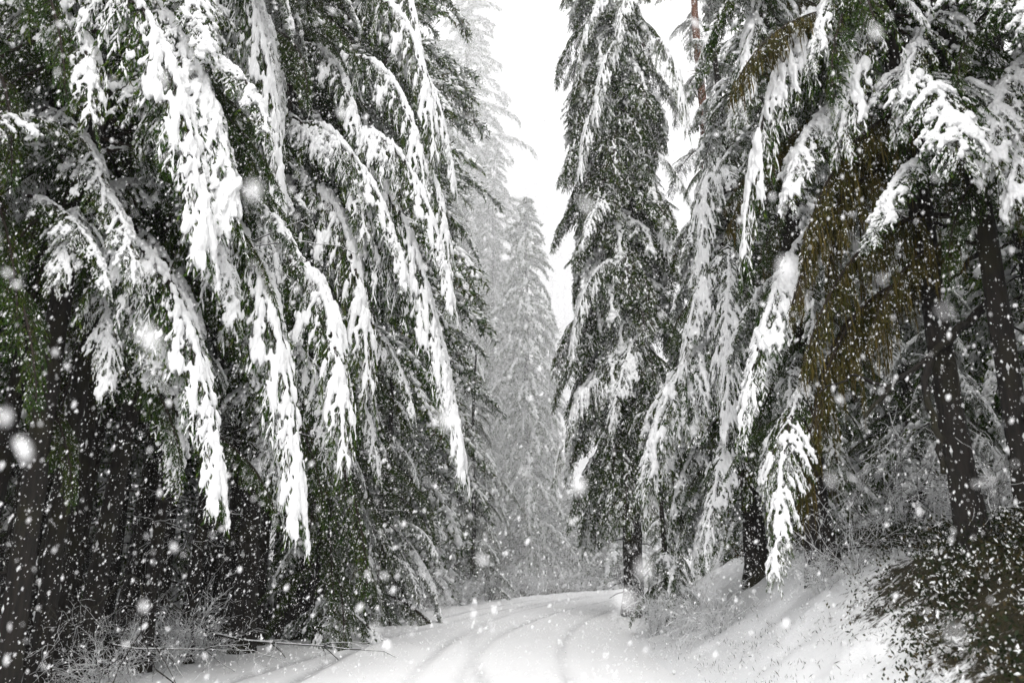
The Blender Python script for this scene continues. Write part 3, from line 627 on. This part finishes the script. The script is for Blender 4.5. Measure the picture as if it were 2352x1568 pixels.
SHR = [shrub_mesh(301), shrub_mesh(302, 1.1, 20, 1.0, 1.2), shrub_mesh(303, 1.6, 12, 0.25, 1.0)]
def shrub(label, x, y, i, s, rot, group=None, name='bare_shrub'):
    t = empty(name, (x, y, float(height(x, y)) - 0.03)); t.rotation_euler = (0, 0, rot); t.scale = (s, s, s); tag(t, label, 'shrub', group)
    link('stems', SHR[i][0], t); link('snow_load', SHR[i][1], t)
for px, Y, i, s, lab in [(330, 12.8, 2, 0.8, 'dark twiggy bush between the leaning trunk and the slanting one'), (420, 13.6, 1, 0.9, 'frosted twig bush under the white boughs of the left forest edge'),
                         (265, 11.4, 0, 0.6, 'small bare bush at the foot of the mossy leaning trunk'), (110, 10.6, 2, 0.7, 'dark bare bush between the two leftmost trunks'), (480, 14.5, 0, 0.8, 'snowy bush left of the thick black trunk'),
                         (1575, 15.5, 1, 0.7, 'snow covered bush hanging over the right bank edge'), (1640, 14, 0, 0.7, 'white bush on the bank under the snow curtained hemlock'),
                         (1500, 18, 1, 0.9, 'white twiggy bush at the inside of the bend'), (1960, 11.5, 2, 0.8, 'frosted bare bush behind the crest of the right bank'),
                         (2110, 12.5, 2, 1.5, 'tall pale arching bush in the gap at right'), (2230, 11.5, 1, 1.2, 'frosted bush left of the right edge trunks'), (1880, 11.5, 1, 0.6, 'low dark bush on top of the right bank'), (2330, 9.5, 2, 0.8, 'dark leafless bush in the lower right corner')]:
    shrub(lab, gx(px, Y), Y, i, s, px * 0.37)
k = 0
for px, Y in [(800, 20.6), (850, 21.6), (890, 22.6), (930, 24), (960, 25.2), (990, 27), (1030, 29), (1090, 32), (1140, 36), (1180, 39), (1250, 43), (1300, 46), (1350, 49), (1400, 52), (1440, 55)]:
    shrub('frosted bush in the row of twigs along the left road edge', gx(px, Y) - 0.3, Y, k % 3, 0.75 + 0.35 * ((k * 7) % 3) / 2 + 0.012 * (Y - 20), k * 1.3, 'frosted bushes along the left road edge'); k += 1

def clumps(name, pts, mats, seed, leaves=26, size=0.055, snowp=0.3, label='', h=0.25, blade=0.45):
    """low plants as one mass: leafy tufts with snow lumps"""
    rng = np.random.default_rng(seed); mb = MB(); n = len(pts); m = n * leaves
    c = np.repeat(pts, leaves, 0); o_ = c + rng.normal(0, 1, (m, 3)) * [0.12, 0.12, 0] + np.stack([np.zeros(m), np.zeros(m), rng.uniform(0, h, m)], 1)
    d = nrm(rng.standard_normal((m, 3)) + [0, 0, 0.5 if blade > 0.3 else 2.0]); sdv = nrm(np.cross(d, rng.standard_normal((m, 3)))); s = size * rng.uniform(0.5, 1.3, (m, 1))
    V = np.stack([o_, o_ + d * s * 0.6 + sdv * s * blade, o_ + d * s * 1.4, o_ + d * s * 0.6 - sdv * s * blade], 1).reshape(-1, 3)
    q = np.arange(m)[:, None] * 4; T = np.concatenate([q + [0, 1, 2], q + [0, 2, 3]]); w = (rng.random(m) < snowp + 0.5 * np.clip(fbm(o_[:, 0], o_[:, 1], 2.6, seed) - 0.02, 0, 1)).astype(int); mb.add(V, T, np.concatenate([w, w]))
    k = rng.random(m) < snowp
    k &= rng.random(m) < 0.4
    blobs(mb, o_[k] + [0, 0, 0.02], rng.uniform(0.005, 0.017, k.sum()), nrm(rng.standard_normal((k.sum(), 3)) * [1, 1, 0.2]), rng, OCT, 1, True)
    tag(link(name, mb.mesh(name, mats)), label, kind='stuff')
rng = np.random.default_rng(9)
def scatter(n, fx, fy, dens):
    x = rng.uniform(*fx, n); y = rng.uniform(*fy, n); k = rng.random(n) < dens(x, y); x, y = x[k], y[k]
    return np.stack([x, y, height(x, y) - 0.02], 1)
P1 = scatter(10000, (2.3, 9), (3, 24), lambda x, y: 0.4 * sm(5.9, 7.4, sdist(x, y)) + 0.6 * sm(4.6, 6.8, sdist(x, y) + 1.3 * sm(9, 5, y) + 1.6 * fbm(x, y, 0.9, 55)) * sm(11.5, 8, y) * (0.25 + (fbm(x, y, 2.2, 57) > -0.05)))
clumps('undergrowth', P1, [M_LEAF, M_SNOW], 21, 46, 0.036, 0.08, 'dark leafy undergrowth dusted with snow on the right bank', 0.4, 0.31)
P2 = scatter(2600, (-16, -4), (7, 26), lambda x, y: 0.9 * sm(-5.3, -6.5, sdist(x, y)))
clumps('forest_undergrowth', P2, [M_LEAF, M_SNOW], 22, 24, 0.035, 0.12, 'dark snow dusted undergrowth on the left forest floor', 0.3)
P3 = scatter(5000, (-9, -2), (8, 34), lambda x, y: sm(-3.8, -4.3, sdist(x, y)) * sm(-5.8, -4.9, sdist(x, y)) * 0.9)
clumps('verge_grass', P3, [M_TWIG, M_SNOW], 23, 7, 0.045, 0.2, 'short brown grass poking through snow on the left verge', 0.05, 0.07)
P4 = scatter(3500, (1.5, 5.5), (8, 26), lambda x, y: 0.5 * sm(3.7, 4.2, sdist(x, y)) * sm(5.8, 4.8, sdist(x, y)) )
clumps('bank_grass', P4, [M_TWIG, M_SNOW], 24, 5, 0.05, 0.15, 'brown grass tips showing through the snow of the right bank', 0.05, 0.07)

n = 900; x = rng.uniform(-6, 6, n); y = 6 + 34 * rng.random(n) ** 1.6; k = np.abs(sdist(x, y)) < 3.9; x, y = x[k], y[k]
mb = MB(); blobs(mb, np.stack([x, y, height(x, y) + 0.045], 1), 0.008 + 0.03 * rng.random(len(x)) ** 3, nrm(rng.standard_normal((len(x), 3))), rng, ICO1, 0, True, 0.4)
tag(link('snow_crumbs', mb.mesh('snow_crumbs', [M_SNOW])), 'crumbs and clods of snow dropped on the road', kind='stuff')

# ------------------------------------------------------------------ falling snow
def flake_mat():
    m, t, b = newmat('snowflakes'); t.nodes.remove(b)
    d = t.nodes.new('ShaderNodeBsdfDiffuse'); d.inputs[0].default_value = (0.97, 0.97, 0.975, 1); tr = t.nodes.new('ShaderNodeBsdfTranslucent'); tr.inputs[0].default_value = (0.97, 0.97, 0.975, 1)
    mx = t.nodes.new('ShaderNodeMixShader'); mx.inputs[0].default_value = 0.45
    t.links.new(d.outputs[0], mx.inputs[1]); t.links.new(tr.outputs[0], mx.inputs[2]); t.links.new(mx.outputs[0], t.nodes['Material Output'].inputs[0]); return m
M_FLAKE = flake_mat()
B_ = 6.0
def snowfall(name, label, nf, seed, rlo, rhi, pw, NX, NY, NZ, y0):
    """a 6 m block of flakes, repeated through the air by one modifier"""
    rng = np.random.default_rng(seed); P = rng.uniform(0, B_, (nf, 3)); r = rlo + rhi * rng.random(nf) ** pw; ax = 1.5 * nrm(np.array([0.4, 0.1, -1]) + 0.3 * rng.standard_normal((nf, 3)))
    mb = MB(); blobs(mb, P, r, ax, rng, OCT, 0, True, 0.25); fs = tag(link(name, mb.mesh(name, [M_FLAKE])), label, kind='stuff')
    ng = bpy.data.node_groups.new(name, 'GeometryNodeTree')
    ng.interface.new_socket('Geometry', in_out='INPUT', socket_type='NodeSocketGeometry'); ng.interface.new_socket('Geometry', in_out='OUTPUT', socket_type='NodeSocketGeometry')
    N = ng.nodes; Lk = ng.links; gi = N.new('NodeGroupInput'); go = N.new('NodeGroupOutput')
    pt = N.new('GeometryNodePoints'); pt.inputs['Count'].default_value = NX * NY * NZ
    idx = N.new('GeometryNodeInputIndex')
    def mth(op, a, b=None):
        n = N.new('ShaderNodeMath'); n.operation = op
        for i_, v in enumerate([a, b]):
            if v is None: continue
            if isinstance(v, (int, float)): n.inputs[i_].default_value = v
            else: Lk.new(v, n.inputs[i_])
        return n.outputs[0]
    ix = mth('MODULO', idx.outputs[0], NX); iy = mth('MODULO', mth('FLOOR', mth('DIVIDE', idx.outputs[0], NX)), NY); iz = mth('FLOOR', mth('DIVIDE', idx.outputs[0], NX * NY))
    cx = N.new('ShaderNodeCombineXYZ')
    Lk.new(mth('MULTIPLY', mth('ADD', ix, -NX / 2 + 0.5), B_), cx.inputs[0]); Lk.new(mth('ADD', mth('MULTIPLY', iy, B_), y0 + B_ / 2), cx.inputs[1]); Lk.new(mth('ADD', mth('MULTIPLY', iz, B_), B_ / 2), cx.inputs[2])
    Lk.new(cx.outputs[0], pt.inputs['Position'])
    tg = N.new('GeometryNodeTransform'); tg.inputs['Translation'].default_value = (-B_ / 2,) * 3; Lk.new(gi.outputs[0], tg.inputs[0])
    rv = N.new('FunctionNodeRandomValue'); rv.data_type = 'INT'; rv.inputs['Min'].default_value = 0; rv.inputs['Max'].default_value = 3
    rot = N.new('ShaderNodeCombineXYZ'); Lk.new(mth('MULTIPLY', rv.outputs[2], math.pi / 2), rot.inputs[2])
    ip = N.new('GeometryNodeInstanceOnPoints'); Lk.new(pt.outputs[0], ip.inputs['Points']); Lk.new(tg.outputs[0], ip.inputs['Instance']); Lk.new(rot.outputs[0], ip.inputs['Rotation'])
    Lk.new(ip.outputs[0], go.inputs[0])
    gmod = fs.modifiers.new('snowfall', 'NODES'); gmod.node_group = ng
snowfall('falling_snow', 'snowflakes falling everywhere between the trees and over the road', 14500, 44, 0.0024, 0.0046, 3.2, 14, 14, 8, 1.6)
snowfall('dense_falling_snow', 'denser snowfall whitening the air far up the road', 26000, 45, 0.005, 0.005, 1.5, 12, 9, 11, 36.3)
rng = np.random.default_rng(46)
# larger clotted flakes close by
n2 = 520
Y = rng.uniform(0.55, 7, n2) ** 1.0; P = np.stack([rng.uniform(-0.75, 0.75, n2) * Y, Y, EYE + rng.uniform(-0.3, 0.85, n2) * Y], 1); P = P[P[:, 2] > 0.05]
mb = MB(); n2 = len(P); blobs(mb, P, 0.0022 + 0.0038 * rng.random(n2) ** 1.8, 1.4 * nrm(np.array([0.4, 0.1, -1]) + 0.35 * rng.standard_normal((n2, 3))), rng, ICO1, 0, True, 0.4)
tag(link('near_falling_snow', mb.mesh('near_falling_snow', [M_FLAKE])), 'larger clotted snowflakes drifting close by', kind='stuff')

# ------------------------------------------------------------------ snow-laden air
HZ = 0.0005
V = np.array([[a_, b_, c_] for a_ in (-310, 310) for b_ in (-90, 410) for c_ in (-4, 78)], float)
T = [[0, 1, 3], [0, 3, 2], [4, 6, 7], [4, 7, 5], [0, 4, 5], [0, 5, 1], [2, 3, 7], [2, 7, 6], [0, 2, 6], [0, 6, 4], [1, 5, 7], [1, 7, 3]]
hm = bpy.data.materials.new('snowy_air'); hm.use_nodes = True; t = hm.node_tree; t.nodes.clear(); pv = t.nodes.new('ShaderNodeVolumePrincipled')
pv.inputs['Color'].default_value = (0.97, 0.97, 0.97, 1); pv.inputs['Density'].default_value = HZ; ou = t.nodes.new('ShaderNodeOutputMaterial'); t.links.new(pv.outputs[0], ou.inputs['Volume'])
tag(link('haze', mesh_np('haze', V, T, [hm])), 'snow laden air whitening the far trees', kind='stuff')
